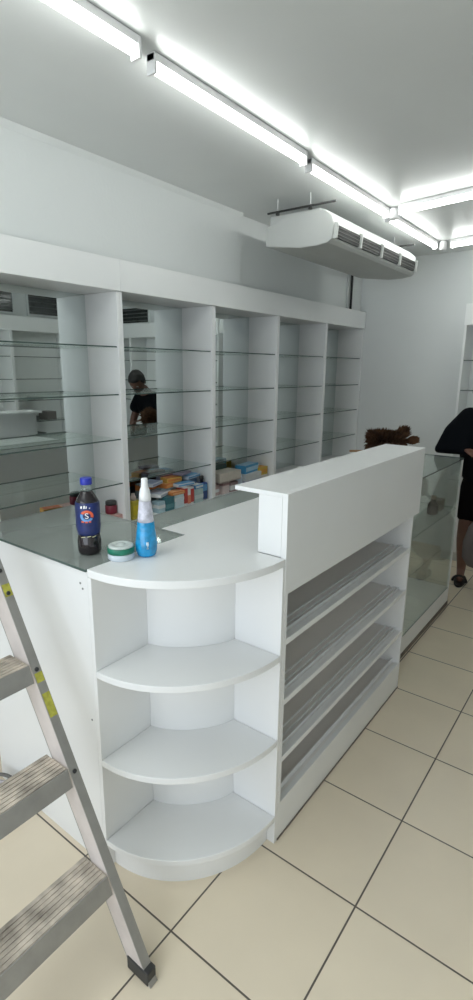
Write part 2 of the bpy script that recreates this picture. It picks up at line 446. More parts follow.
cbox = thing('counter_box', 'long white raised box on the counter with a deep front panel', 'counter box', (-.84, 1.9, 1.05))
bxo('front_panel', (-.800, FX + .001, 1.289, 2.53, .93, 1.2525), 'lam', cbox, .0012)
bxo('top_board', (-.978, -.8002, 1.289, 2.53, 1.2385, 1.2525), 'lam', cbox, .0012)
bxo('end_panel', (-.886, -.8005, 1.289, 1.305, 1.0515, 1.2383), 'lam', cbox, .001)
bxo('end_panel', (-.886, -.8005, 2.5145, 2.530, 1.053, 1.2383), 'lam', cbox, .001)
bxo('back_panel', (-.886, -.872, 1.3055, 2.514, 1.0515, 1.2383), 'lam', cbox)

# return counter toward the shelving, seen from its end
ret = thing('return_counter', 'short white glass-topped return counter with a plain end panel behind the ladder', 'counter', (-1.46, 1.06, 0))
bxo('end_panel', (-1.815, -1.1825, .863, .880, 0, 1.041), 'lam', ret, .001)
bxo('end_panel', (-1.75, -1.1825, 1.255, 1.270, 0, 1.041), 'lam', ret)
bxo('side_panel', (-1.75, -1.736, .8805, 1.2545, 0, 1.041), 'lam', ret)
bxo('shelf', (-1.735, -1.183, .8805, 1.2545, .84, .855), 'rackin', ret)
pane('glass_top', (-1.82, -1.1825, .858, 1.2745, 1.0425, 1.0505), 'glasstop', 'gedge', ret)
for (x, z) in ((-1.215, 1.0), (-1.20, .55), (-1.205, .985)):
    bm = bmesh.new(); tube(bm, [(x, .8625, z), (x, .8615, z)], .0035, 10); obj('screw', bm, 'screw', ret)

strip = thing('glass_counter', 'long white back counter with a narrow grey glass top beside the white ledge', 'counter', (-1.4, 1.87, 0))
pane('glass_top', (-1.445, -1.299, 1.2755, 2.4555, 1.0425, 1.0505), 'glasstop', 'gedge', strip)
bxo('back_panel', (-1.435, -1.42, 1.277, 2.455, 0, 1.0415), 'lam', strip)
bxo('deck', (-1.4195, -1.1015, 1.293, 2.455, .84, .855), 'rackin', strip)
bxo('front_panel', (-1.115, -1.1015, 1.293, 2.455, 0, .8395), 'lam', strip)
bxo('end_panel', (-1.4195, -1.116, 1.2715, 1.2765, 0, .8395), 'lam', strip)

# glass showcase
sc_ = thing('glass_showcase', 'glass-fronted showcase with a white base at the far end of the counter', 'showcase', (-1.185, 3.07, 0))
sx0, sx1, sy0, sy1 = -1.50, -.872, 2.4575, 3.650
bxo('base', (sx0, sx1, sy0, sy1, .0, .135), 'lam', sc_, .001)
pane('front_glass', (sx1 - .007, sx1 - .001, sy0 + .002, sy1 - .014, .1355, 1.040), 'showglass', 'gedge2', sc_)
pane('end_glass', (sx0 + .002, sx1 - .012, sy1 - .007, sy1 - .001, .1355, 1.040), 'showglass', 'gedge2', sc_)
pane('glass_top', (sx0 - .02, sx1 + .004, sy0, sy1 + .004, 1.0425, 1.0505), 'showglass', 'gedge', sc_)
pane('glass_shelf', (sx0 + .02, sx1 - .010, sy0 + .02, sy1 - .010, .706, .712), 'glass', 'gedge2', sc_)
bxo('back_panel', (sx0, sx0 + .012, sy0 + .001, sy1 - .2, .1355, 1.040), 'lam', sc_)
bxo('inner_panel', (-1.48, sx1 - .010, sy0 + .001, sy0 + .013, .1355, 1.040), 'lam', sc_)
for (x, y) in ((sx1 - .0055, sy1 - .0065),):
    bm = bmesh.new(); box(bm, x - .006, x + .0055, y - .010, y + .0065, .1355, 1.041); obj('corner_strip', bm, 'lam', sc_)
bm = bmesh.new(); box(bm, sx0, sx0 + .012, sy1 - .0125, sy1, .1355, 1.041); obj('corner_strip', bm, 'lam', sc_)
bm = bmesh.new(); box(bm, sx1 - .0005, sx1 + .0025, sy0, sy1 - .002, .001, .030); obj('grime_line', bm, cmat((.16, .13, .11)), sc_)

# ------------------------------------------------------------------ letters wrapped on a bottle
def text_mesh(s, size, extr=.0004):
    cu = bpy.data.curves.new('t', 'FONT'); cu.body = s; cu.size = size; cu.align_x = 'CENTER'; cu.align_y = 'CENTER'; cu.extrude = 0
    ob = bpy.data.objects.new('t', cu); COL.objects.link(ob)
    dg = bpy.context.evaluated_depsgraph_get(); dg.update()
    me = bpy.data.meshes.new_from_object(ob.evaluated_get(dg))
    bpy.data.objects.remove(ob); bpy.data.curves.remove(cu)
    return me
def wrap(me, r, ang0, z, cx, cy, mat, parent, name='lettering', italic=0):
    for v in me.vertices:
        x, y = v.co.x + italic * v.co.y, v.co.y
        a = ang0 + x / r
        v.co = (cx + r * math.cos(a), cy + r * math.sin(a), z + y)
    me.materials.append(M[mat])
    o = bpy.data.objects.new(name, me); COL.objects.link(o); o.parent = parent
    me.transform(wm(parent).inverted())
    return o

# cola bottle
bx, by = -1.286, .956; bz = 1.0512
cola = thing('soda_bottle', 'cola bottle with blue cap and blue label standing on the glass counter top', 'bottle', (bx, by, bz))
Rb = .0335
body = [(.024, 0), (.0305, .004), (Rb, .014), (Rb, .045), (.0315, .058), (.0300, .066), (.0315, .076), (Rb - .0005, .090), (Rb - .0005, .150), (.0335, .165), (.031, .178), (.025, .192), (.0185, .204), (.0155, .211)]
def petal(a, z): return 1 - (.06 * max(0, 1 - z / .03)) * (.5 + .5 * math.cos(5 * a))
bm = bmesh.new(); lathe(bm, body, 40, wob=petal, cx=bx, cy=by, cz=bz); obj('bottle_body', bm, 'cola', cola)
bm = bmesh.new(); lathe(bm, [(.0155, .2115), (.0142, .218), (.0138, .226), (.0162, .227), (.0162, .230), (.0135, .231)], 28, cx=bx, cy=by, cz=bz); obj('bottle_neck', bm, 'clearpl', cola)
bm = bmesh.new(); lathe(bm, [(.0160, .2315), (.0162, .232), (.0162, .250), (.0150, .2525)], 36, wob=lambda a, z: 1 + .02 * math.cos(18 * a), cx=bx, cy=by, cz=bz); obj('cap', bm, 'cap_blue', cola)
bm = bmesh.new(); lathe(bm, [(.0312, .0685), (.0322, .076), (.0345, .092), (.0345, .150), (.0343, .168), (.0325, .176)], 40, cx=bx, cy=by, cz=bz); lab = obj('label', bm, 'label_blue', cola)
va = math.atan2(-by, -bx)      # direction toward the aisle and the viewer
va = math.atan2(0 - by, 0 - bx) - .10
# red and blue swirl with a white S
def disc_wrap(r, ang0, z, rad, a0, a1, mat, name, rin=0):
    bm = bmesh.new(); n = 24; c = None
    ring = []; ring2 = []
    for i in range(n + 1):
        t = a0 + (a1 - a0) * i / n
        for lst, q in ((ring, rad), (ring2, rin)):
            x = q * math.cos(t); y = q * math.sin(t); a = ang0 + x / r
            lst.append(bm.verts.new((bx + r * math.cos(a), by + r * math.sin(a), bz + z + y)))
    for i in range(n):
        bm.faces.new((ring[i], ring[i + 1], ring2[i + 1], ring2[i]))
    return obj(name, bm, mat, cola)
disc_wrap(.0350, va, .135, .019, -.3, PI - .5, 'orangered', 'logo_swirl', .011)
disc_wrap(.0350, va, .135, .019, PI - .4, 2 * PI - .5, cmat((.12, .32, .65)), 'logo_swirl', .011)
me = text_mesh('S', .026); wrap(me, .0354, va, bz + .135, bx, by, 'print_white', cola)
me = text_mesh('COLA', .008); wrap(me, .0352, va, bz + .112, bx, by, 'orangered', cola) if False else bpy.data.meshes.remove(me)
for k, (dx, w, hh) in enumerate(((-.012, .005, .008), (-.003, .004, .010), (.003, .003, .008), (.012, .003, .003))):
    bm = bmesh.new(); vs = []
    for (x, z) in ((dx, .160), (dx + w, .160), (dx + w + .001, .160 + hh), (dx + .001, .160 + hh)):
        a = va - .15 + x / .0352; vs.append(bm.verts.new((bx + .0352 * math.cos(a), by + .0352 * math.sin(a), bz + z)))
    bm.faces.new(vs); obj('label_mark', bm, 'print_white', cola)
for k, (dx, z, w) in enumerate(((-.016, .114, .008), (-.005, .113, .007), (.005, .114, .006))):
    bm = bmesh.new(); vs = []
    for (x, zz) in ((dx, z), (dx + w, z), (dx + w, z + .005), (dx, z + .005)):
        a = va + x / .0352; vs.append(bm.verts.new((bx + .0352 * math.cos(a), by + .0352 * math.sin(a), bz + zz)))
    bm.faces.new(vs); obj('label_mark', bm, 'orangered', cola)
for (dx, z, w) in ((-.02, .0615, .012), (-.002, .064, .010), (.012, .0625, .012)):
    bm = bmesh.new(); vs = []
    for (x, zz) in ((dx, z), (dx + w, z + .003), (dx + w, z + .0045), (dx, z + .0025)):
        a = va + x / .0322; vs.append(bm.verts.new((bx + .0325 * math.cos(a), by + .0325 * math.sin(a), bz + zz)))
    bm.faces.new(vs); obj('label_mark', bm, cmat((.7, .7, .45)), cola)

cola.scale = (1.06, 1.06, .94)
# round cream jar
jx, jy = -1.176, .986
jar = thing('round_jar', 'flat round clear-lidded jar with a green band beside the spray bottle', 'jar', (jx, jy, 1.0512))
bm = bmesh.new(); lathe(bm, [(.037, 0), (.0395, .003), (.0395, .018), (.0385, .0195)], 44, cx=jx, cy=jy, cz=1.0512); obj('jar_base', bm, cmat((.62, .68, .74)), jar)
bm = bmesh.new(); lathe(bm, [(.0385, .0197), (.0408, .0205), (.0408, .036), (.0395, .0375)], 44, wob=lambda a, z: 1 + .006 * math.cos(40 * a), cx=jx, cy=jy, cz=1.0512); obj('green_band', bm, 'green', jar)
bm = bmesh.new(); lathe(bm, [(.0385, .0378), (.036, .043), (.026, .045), (.024, .0425), (.012, .0425), (.010, .046), (.003, .0475)], 44, cx=jx, cy=jy, cz=1.0512); obj('lid', bm, cmat((.55, .60, .57), .15), jar)

# spray bottle of blue cleaner
px_, py_ = -1.136, 1.052
spr = thing('cleaner_bottle', 'tall tapering bottle half full of bright blue cleaner with white neck sleeve', 'bottle', (px_, py_, 1.0512))
bm = bmesh.new(); lathe(bm, [(.024, 0), (.030, .004), (.0350, .020), (.0355, .038), (.0325, .060), (.0290, .085), (.0264, .108)], 36, cx=px_, cy=py_, cz=1.0512); obj('blue_liquid', bm, 'blue_liq', spr)
bm = bmesh.new(); lathe(bm, [(.0262, .1085), (.0245, .122), (.0225, .142), (.0205, .160), (.0190, .172)], 36, cx=px_, cy=py_, cz=1.0512); obj('clear_upper', bm, 'whitetrans', spr)
bm = bmesh.new(); lathe(bm, [(.0188, .1725), (.0180, .190), (.0150, .206), (.0118, .213), (.0108, .218), (.0102, .238), (.0085, .2405)], 30, cx=px_, cy=py_, cz=1.0512); obj('white_collar', bm, 'white', spr)
for s in (-1, 1):
    bm = bmesh.new()
    dx, dy = .8 * s, -.6 * s
    pts = [(px_ + (.033) * dx, py_ + .033 * dy, 1.0512 + .050), (px_ + .036 * dx, py_ + .036 * dy, 1.0512 + .042), (px_ + .0355 * dx, py_ + .0355 * dy, 1.0512 + .03)]
    tube(bm, pts, .004, 8); obj('grip', bm, cmat((.65, .8, .9), .2), spr)

spr.scale = (.95, .95, 1)
# ------------------------------------------------------------------ goods on the shelving deck
DZ = .7515
def carton(x, y, z, w, d, h, col, label, rz=0, stripe=None, top=None, name='medicine_box', tilt=0, grp='medicine boxes on the shelving deck'):
    """x,y centre, w along run(Y), d depth(X)"""
    t = thing(name, label, 'box', (x, y, z), grp)
    t.rotation_euler = (0, tilt, rz); t['_local'] = 1
    bm = bmesh.new(); box(bm, -d / 2, d / 2, -w / 2, w / 2, 0, h); obj('carton', bm, cmat(col), t, .0012)
    if stripe:
        bm = bmesh.new(); s0, s1 = stripe[1], stripe[2]
        box(bm, -d / 2 - .0008, d / 2 + .0008, -w / 2 - .0008, w / 2 + .0008, h * s0, h * s1); obj('printed_band', bm, cmat(stripe[0]), t)
    if top:
        bm = bmesh.new(); box(bm, -d / 2 + .006, d / 2 - .006, -w / 2 + .006, w / 2 - .006, h + .0002, h + .001); obj('printed_top', bm, cmat(top), t)
        bm = bmesh.new(); box(bm, d / 2 + .0002, d / 2 + .0010, -w / 2 + .008, w / 2 - .008, h * .25, h * .75); obj('printed_face', bm, cmat(top), t)
    return t
W = (.72, .74, .74); LB = (.40, .56, .62); TL = (.05, .17, .20); OR = (.62, .22, .06); RD = (.55, .07, .06); NV = (.03, .07, .22); BL = (.12, .33, .58); MR = (.16, .06, .08); BE = (.55, .51, .45); YE = (.60, .42, .06)
xf = -2.245
carton(xf, 2.190, DZ, .052, .06, .070, LB, 'small pale blue carton at the left end of the front row', stripe=(W, .4, .7))
carton(xf, 2.256, DZ, .066, .07, .088, TL, 'dark teal carton second from the left in the front row', stripe=((.12, .30, .33), .2, .5))
carton(xf, 2.340, DZ, .080, .07, .086, (.52, .66, .70), 'light blue and white carton beside the dark teal one', stripe=(W, .55, .8), top=(.6, .7, .75))
for i, l in enumerate(('white carton with red stripes, left one of three thin upright cartons', 'white carton with red stripes, middle one of three thin upright cartons', 'white carton with red stripes, right one of three thin upright cartons')):
    carton(xf, 2.400 + i * .030, DZ, .026, .07, .128 - i * .006, W, l, stripe=(RD, .15, .9) if i != 1 else ((.7, .25, .15), .1, .55))
carton(xf, 2.525, DZ, .082, .07, .088, (.42, .55, .55), 'pale teal carton left of the navy bottle', stripe=((.6, .68, .68), .3, .6))
# second layer and back row
carton(-2.31, 2.36, DZ, .20, .05, .125, (.30, .42, .45), 'grey-blue carton standing behind the light blue one', stripe=(W, .3, .5))
carton(-2.29, 2.235, DZ + .090, .15, .10, .022, W, 'white flat carton tilted on the teal carton', rz=.35, top=(.45, .5, .6)).location.z = DZ + .092
carton(-2.375, 2.22, DZ, .14, .06, .160, (.20, .25, .27), 'dark grey carton in the back row at left', stripe=(OR, .75, .95))
carton(-2.315, 2.35, DZ + .1262, .15, .08, .026, OR, 'orange flat carton lying on the grey-blue carton', rz=.1, top=(.7, .35, .12))
carton(-2.245, 2.335, DZ + .0875, .11, .07, .020, OR, 'orange flat carton lying on the light blue carton', rz=-.08, top=(.75, .4, .2))
carton(-2.315, 2.375, DZ + .1530, .12, .07, .028, (.70, .42, .10), 'yellow-orange flat carton on top of the orange one', rz=-.12, top=OR)
carton(-2.385, 2.42, DZ, .16, .06, .188, MR, 'dark maroon carton at the back, tallest of the stack', stripe=((.25, .25, .35), .8, .95))
carton(-2.32, 2.53, DZ, .13, .06, .150, (.10, .18, .30), 'dark blue carton behind the pale teal one', stripe=(BL, .3, .7))
carton(-2.325, 2.545, DZ + .1512, .15, .10, .020, (.55, .63, .72), 'blue and white flat carton lying behind the navy bottle', rz=.15, top=BL)
carton(-2.255, 2.545, DZ + .0892, .09, .06, .024, BL, 'bright blue flat carton on the pale teal carton', rz=.05, top=W)
carton(-2.30, 2.185, DZ + .163, .13, .09, .020, (.62, .66, .70), 'white and grey flat carton at the top left of the stack', rz=.3, top=(.3, .35, .5))
carton(-2.25, 2.415, DZ + .1285, .14, .07, .018, (.62, .66, .70), 'white and blue flat carton lying across the red-striped cartons', rz=-.15, top=BL)
carton(-2.30, 2.46, DZ + .1890, .12, .07, .016, (.25, .22, .30), 'dark violet flat carton on the tallest stack', rz=.25)
# navy bottle
bt = thing('medicine_bottle', 'navy blue square bottle with dark cap beside the white divider', 'bottle', (-2.262, 2.608, DZ))
bm = bmesh.new(); box(bm, -2.292, -2.232, 2.572, 2.640, DZ, DZ + .115); obj('bottle_body', bm, cmat(NV), bt, .008)
bm = bmesh.new(); box(bm, -2.2315, -2.2305, 2.578, 2.634, DZ + .06, DZ + .105); obj('label', bm, cmat(BL), bt)
bm = bmesh.new(); lathe(bm, [(.012, .1155), (.012, .135), (.015, .136), (.015, .158), (.012, .160)], 20, cx=-2.262, cy=2.608, cz=DZ); obj('cap', bm, 'dark', bt)
# bay 3
carton(-2.27, 2.745, DZ, .055, .06, .075, (.50, .38, .36), 'pinkish carton just right of the white divider', stripe=(W, .3, .6), grp='goods in the third bay')
carton(-2.26, 2.830, DZ, .075, .07, .085, (.62, .52, .50), 'pale pink carton under the beige box', stripe=((.35, .22, .22), .7, .9), grp='goods in the third bay')
carton(-2.26, 2.925, DZ, .085, .07, .070, (.30, .22, .22), 'dark brown-pink carton under the right side of the beige box', stripe=(W, .2, .7), grp='goods in the third bay')
carton(-2.275, 2.870, DZ + .086, .24, .12, .066, BE, 'wide beige carton lying on top of pink cartons', grp='goods in the third bay', stripe=((.42, .36, .33), .0, .12))
carton(-2.385, 2.90, DZ, .16, .09, .185, (.04, .07, .06), 'dark green-black carton behind the wide beige one', grp='goods in the third bay')
carton(-2.27, 3.165, DZ, .20, .09, .100, (.60, .62, .62), 'white carton beneath the bright blue pack', stripe=((.35, .35, .45), .2, .5), grp='goods in the third bay')
carton(-2.29, 3.165, DZ + .101, .20, .09, .060, (.06, .28, .50), 'bright blue pack lying right of the white bag', rz=.12, top=(.35, .55, .7), grp='goods in the third bay')
carton(-2.275, 3.325, DZ, .10, .08, .060, (.70, .66, .60), 'cream carton beneath the yellow carton', grp='goods in the third bay')
carton(-2.275, 3.315, DZ + .061, .115, .07, .060, YE, 'yellow carton at the right end of the goods', top=(.65, .33, .05), grp='goods in the third bay')
bg = bmesh.new()
bmesh.ops.create_icosphere(bg, subdivisions=3, radius=1)
for v in bg.verts:
    n_ = 1 + .16 * math.sin(9 * v.co.x + 3 * v.co.z) * math.cos(7 * v.co.y)
    v.co = Vector((-2.275 + v.co.x * .045 * n_, 3.018 + v.co.y * .042 * n_, DZ + .068 + v.co.z * .067 * n_))
o = obj('plastic_bag', bg, cmat((.55, .65, .74), .3)); tag(o, 'crumpled white and blue plastic bag between beige carton and blue pack', 'bag')
for f in o.data.polygons: f.use_smooth = True
# between divider and spray bottle
ys = thing('yellow_bottle', 'yellow bottle with pale cap beside the near white divider', 'bottle', (-2.25, 1.992, DZ))
bm = bmesh.new(); box(bm, -2.275, -2.225, 1.962, 2.024, DZ, DZ + .112); obj('bottle_body', bm, cmat((.52, .43, .05)), ys, .008)
bm = bmesh.new(); lathe(bm, [(.018, .1125), (.018, .135), (.012, .138), (.011, .152)], 18, cx=-2.25, cy=1.992, cz=DZ); obj('cap', bm, cmat((.55, .47, .43)), ys)
bm = bmesh.new(); box(bm, -2.2245, -2.2235, 1.968, 2.018, DZ + .03, DZ + .085); obj('label', bm, cmat((.62, .50, .03)), ys)
carton(-2.27, 2.075, DZ, .06, .07, .10, (.30, .34, .34), 'grey-green carton between the yellow bottle and the pale blue carton', stripe=(W, .5, .8))
# bay 1, partly behind the cola bottle
G1 = 'goods in the first bay'
carton(-2.27, 1.845, DZ, .13, .09, .055, (.62, .36, .33), 'salmon pink carton right of the cola bottle', grp=G1, top=(.62, .42, .38))
rj = thing('pill_jar', 'dark red jar with black lid on the salmon pink carton', 'jar', (-2.29, 1.862, DZ + .0565))
bm = bmesh.new(); lathe(bm, [(.030, 0), (.033, .004), (.033, .044), (.028, .048)], 28, cx=-2.29, cy=1.862, cz=DZ + .057); obj('jar_body', bm, cmat((.20, .02, .04)), rj)
bm = bmesh.new(); lathe(bm, [(.030, .0485), (.031, .05), (.030, .068), (.024, .072)], 28, cx=-2.29, cy=1.862, cz=DZ + .057); obj('lid', bm, 'dark', rj)
carton(-2.30, 1.70, DZ, .13, .10, .04, (.65, .14, .08), 'red flat carton in the first bay behind the cola bottle', grp=G1, top=(.8, .5, .3))
carton(-2.30, 1.69, DZ + .0412, .11, .07, .03, (.80, .42, .10), 'orange flat carton on the red one in the first bay', rz=.2, grp=G1, top=(.7, .2, .1))
carton(-2.30, 1.56, DZ, .12, .09, .035, (.62, .25, .20), 'coral flat carton in the first bay left of the red one', rz=-.1, grp=G1, top=W)
carton(-2.31, 1.43, DZ, .11, .08, .045, (.35, .45, .55), 'blue-grey carton in the first bay at left', rz=.15, grp=G1, top=W)
carton(-2.30, 1.30, DZ, .10, .08, .035, (.6, .6, .58), 'pale grey flat carton at the left of the first bay', rz=-.2, grp=G1, top=(.4, .45, .5))

# reflected goods on the opposite shelving
for k, (y, z, w, h, col, l) in enumerate((
        (2.75, .7515, .40, .20, (.07, .05, .04), 'dark brown open carton on the opposite shelving, largest there'),
        (3.50, .7515, .22, .10, (.12, .13, .13), 'dark grey pack on the opposite shelving beside the pillar'),
        (3.42, .9925, .22, .06, (.10, .11, .10), 'low dark pack on the lowest glass shelf opposite'),
        (3.70, .9925, .12, .10, (.16, .15, .14), 'dark upright pack on the lowest glass shelf opposite'),
        (3.55, 1.2355, .10, .035, (.30, .30, .30), 'small grey pack on the second glass shelf opposite'),
        (2.95, 1.2355, .07, .06, (.50, .05, .06), 'small red pack on the second glass shelf opposite'))):
    carton(.73, y, z, w, .18, h, col, l, name='stock_box', grp='stock on the opposite shelving')

# small goods inside the showcase
gb = thing('small_bottle', 'small dark brown bottle inside the glass showcase near its far end', 'bottle', (-.955, 3.36, .7125))
bm = bmesh.new(); lathe(bm, [(.03, 0), (.033, .005), (.033, .07), (.015, .085), (.014, .10)], 24, cx=-.955, cy=3.36, cz=.7125); obj('bottle_body', bm, cmat((.06, .045, .03)), gb)
bm = bmesh.new(); lathe(bm, [(.017, .1005), (.017, .12), (.014, .122)], 20, cx=-.955, cy=3.36, cz=.7125); obj('cap', bm, cmat((.35, .28, .22)), gb)
carton(-.965, 3.50, .7125, .10, .06, .07, (.30, .25, .21), 'small brown carton inside the glass showcase beside the brown bottle', grp=None or 'goods in the showcase')

# ------------------------------------------------------------------ feather duster on the showcase
fd = thing('feather_duster', 'bushy brown feather duster lying on the glass showcase behind the white box', 'feather duster', (-1.33, 3.50, 1.052))
ax = Vector((.925, .35, .0)).normalized(); side = Vector((-.35, .925, 0)); up = Vector((0, 0, 1))
c0 = Vector((-1.335, 3.455, 1.137))
bm = bmesh.new()
bmesh.ops.create_icosphere(bm, subdivisions=3, radius=1)
for v in bm.verts:
    q = v.co.copy(); v.co = c0 + ax * q.x * .125 + side * q.y * .045 + up * q.z * .045
rnd = random.Random(3)
for i in range(1800):
    t = rnd.uniform(-.85, .85); a = rnd.uniform(0, 2 * PI)
    root = c0 + ax * t * .12 + (side * math.cos(a) + up * math.sin(a)) * .025
    out = (side * math.cos(a) + up * math.sin(a)) * 1.0 + ax * (t * .9 + rnd.uniform(-.25, .35))
    out.normalize()
    L = rnd.uniform(.060, .076)
    if t > .35 and math.sin(a) > .3 and rnd.random() < .5: L *= 1.35
    tip = root + out * L
    tip.z = max(tip.z, 1.056)
    wv = out.cross(ax if rnd.random() < .5 else up)
    if wv.length < .1: wv = side
    wv = wv.normalized() * rnd.uniform(.006, .012)
    mid = root.lerp(tip, .6) + Vector((0, 0, .004)); mid.z = max(mid.z, 1.056)
    V = [bm.verts.new(p) for p in (root, mid - wv, tip, mid + wv)]
    bm.faces.new(V)
for (t0, dirv, L) in ((.085, Vector((.15, .05, .97)), .115), (.10, Vector((.25, .1, .95)), .12), (.12, Vector((.92, .3, .25)), .10), (.105, Vector((.90, .3, .40)), .105), (.11, Vector((.95, .3, .10)), .09)):
    for i in range(40):
        root = c0 + ax * t0; d = (dirv + Vector((rnd.uniform(-.18, .18), rnd.uniform(-.2, .2), rnd.uniform(-.18, .18)))).normalized()
        tip = root + d * (L * rnd.uniform(.8, 1.05)); tip.z = max(tip.z, 1.056)
        wv = d.cross(side).normalized() * .008; mid = root.lerp(tip, .7)
        bm.faces.new([bm.verts.new(p) for p in (root, mid - wv, tip, mid + wv)])
for v in bm.verts: v.co.z = max(v.co.z, 1.0545)
obj('feather_head', bm, 'feather', fd)
bm = bmesh.new(); tube(bm, [c0 - ax * .10 + up * -.02, Vector((-1.455, 3.415, 1.064)), Vector((-1.56, 3.37, 1.060))], .0075, 10); obj('handle', bm, 'rattan', fd)

# ------------------------------------------------------------------ step ladder
lad = thing('step_ladder', 'dusty aluminium step ladder standing open in front of the white end panel', 'ladder', (-1.3, .51, 0))
sl = .562      # dx per dz
def LX(z): return -.803 - sl * z       # centre line of the front rails
nrm = Vector((1, 0, sl)).normalized(); dwn = Vector((-sl, 0, 1)).normalized()
def rail(name, y0, y1, zb, zt, f0, f1, mi):
    """bar along the leaning line between heights zb..zt, f0..f1 measured along the rail's normal"""
    bm = bmesh.new()
    P = []
    for z in (zb, zt):
        for f in (f0, f1):
            for y in (y0, y1):
                c = Vector((LX(z), 0, z)) + nrm * f
                P.append(bm.verts.new((c.x, y, max(c.z, .0))))
    for f in ((0, 1, 3, 2), (4, 6, 7, 5), (0, 4, 5, 1), (2, 3, 7, 6), (0, 2, 6, 4), (1, 5, 7, 3)): bm.faces.new([P[i] for i in f])
    return obj(name, bm, mi, lad, .001)
ztop = 1.62
for (yi, yo) in ((.704, .730), (.331, .305)):      # inner web side, outer side
    s = 1 if yo > yi else -1
    web = rail('rail', min(yi, yi + s * .004), max(yi, yi + s * .004), .0, ztop, -.078, -.0005, 'aluweb')
    bm = bmesh.new()
    # front and back flanges
    for (f0, f1) in ((-.0, .003), (-.081, -.078)):
        P = []
        for z in (.0, ztop):
            for f in (f0, f1):
                for y in sorted((yi - s * .0, yo)):
                    c = Vector((LX(z), 0, z)) + nrm * f; P.append(bm.verts.new((c.x, y, max(0, c.z))))
        for f in ((0, 1, 3, 2), (4, 6, 7, 5), (0, 4, 5, 1), (2, 3, 7, 6), (0, 2, 6, 4), (1, 5, 7, 3)): bm.faces.new([P[i] for i in f])
    me_o = obj('flange', bm, 'alu', web)
    bm = bmesh.new(); c = Vector((LX(.03), (yi + yo) / 2, .0)); box(bm, c.x - .07, c.x + .012, min(yi, yo) - .003, max(yi, yo) + .003, 0, .045); obj('rubber_foot', bm, 'dark', web, .004)
    for z in (.52, .78, .98, 1.04):
        for ff in (.0034,):
            bm = bmesh.new(); c = Vector((LX(z), (yi + yo) / 2, z)) + nrm * ff
            tube(bm, [c, c + nrm * .004], [.0065, .0045], 12); obj('rivet', bm, 'dark', web)
for z in (.988, .760, .690):
    h = .016 if z > .9 else (.012 if z > .72 else .030)
    bm = bmesh.new(); P = []
    for zz in (z - h, z + h):
        for y in (.7055, .7285):
            c = Vector((LX(zz), y, zz)) + nrm * .0038; P.append(bm.verts.new((c.x, y, c.z)))
    bm.faces.new((P[0], P[1], P[3], P[2])); obj('yellow_sticker', bm, 'yellow', lad)
for zt_ in (.270, .532, .795, 1.055, 1.315):
    c = LX(zt_)
    xf_, xb_ = c + .000, c - .098
    bm = bmesh.new(); box(bm, xb_, xf_, .3395, .6995, zt_ - .004, zt_); 
    for k in range(7): box(bm, xb_ + .004 + k * .0135, xb_ + .014 + k * .0135, .3395, .6995, zt_ + .0001, zt_ + .0022)
    tr_ = obj('tread', bm, 'tread', lad)
    bm = bmesh.new(); prism(bm, [(xf_ + .001, zt_ + .003), (xf_ + .004, zt_ + .003), (xf_ + .022, zt_ - .045), (xf_ + .019, zt_ - .045)], .3395, .6995); obj('tread_front', bm, 'alu', tr_)
# top cap and rear legs
zt_ = 1.60; c = LX(zt_)
bm = bmesh.new(); box(bm, c - .16, c + .03, .295, .740, 1.625, 1.655); obj('top_cap', bm, 'alu', lad, .004)
for y in (.675, .36):
    bm = bmesh.new(); tube(bm, [(c - .11, y, 1.624), (-2.08, y, .0)], .014, 10); obj('rear_leg', bm, 'alu', lad)
for z, x in ((.35, -2.0), (1.0, -1.865)):
    bm = bmesh.new(); tube(bm, [(x, .372, z), (x, .663, z)], .009, 8); obj('rear_brace', bm, 'alu', lad)

# cable coil
bm = bmesh.new()
pts = []
rnd = random.Random(5)
for i in range(9 * 28):
    a = 2 * PI * i / 28; k = i / 28
    r = .088 + .014 * math.sin(k * 2.1) + .004 * math.sin(3 * a + k)
    pts.append((-1.668 + r * math.cos(a), .738 + r * math.sin(a), .010 + k * .0085 + .008 * math.sin(2 * a + k)))
tube(bm, pts, .0055, 6)
cc = obj('cable_coil', bm, 'cable'); tag(cc, 'coil of pale cable lying on the floor at the foot of the end panel', 'cable')
bm = bmesh.new(); pts = []
for i in range(int(1.6 * 28)):
    a = 2 * PI * i / 28; k = i / 28; r = .080 + .01 * math.sin(k * 3)
    pts.append((-1.685 + r * math.cos(a), .745 + r * math.sin(a), .094 + k * .010 + .006 * math.sin(2 * a)))
tube(bm, pts, .005, 6)
tag(obj('cable_coil', bm, 'cable2'), 'thin dark grey cable coil on top of the pale cable coil', 'cable')

# ------------------------------------------------------------------ bag in the man's hand
bag = thing('bag', "dull grey bulging bag hanging from the man's left hand", 'bag', (-.665, 3.80, .26))
bm = bmesh.new()
def sackw(a, z): return 1 + .05 * math.sin(5 * a + z * 9) + .03 * math.sin(9 * a)
lathe(bm, [(.06, .16), (.115, .18), (.150, .24), (.155, .34), (.135, .44), (.09, .52), (.03, .56)], 40, wob=sackw, cx=-.69, cy=3.82, cz=.10)
obj('sack', bm, 'sack', bag)
bm = bmesh.new(); tube(bm, [(-.69, 3.82, .65), (-.64, 3.81, .71), (-.596, 3.800, .765), (-.588, 3.795, .785)], [.02, .012, .010, .012], 8); obj('handle', bm, 'sack', bag)

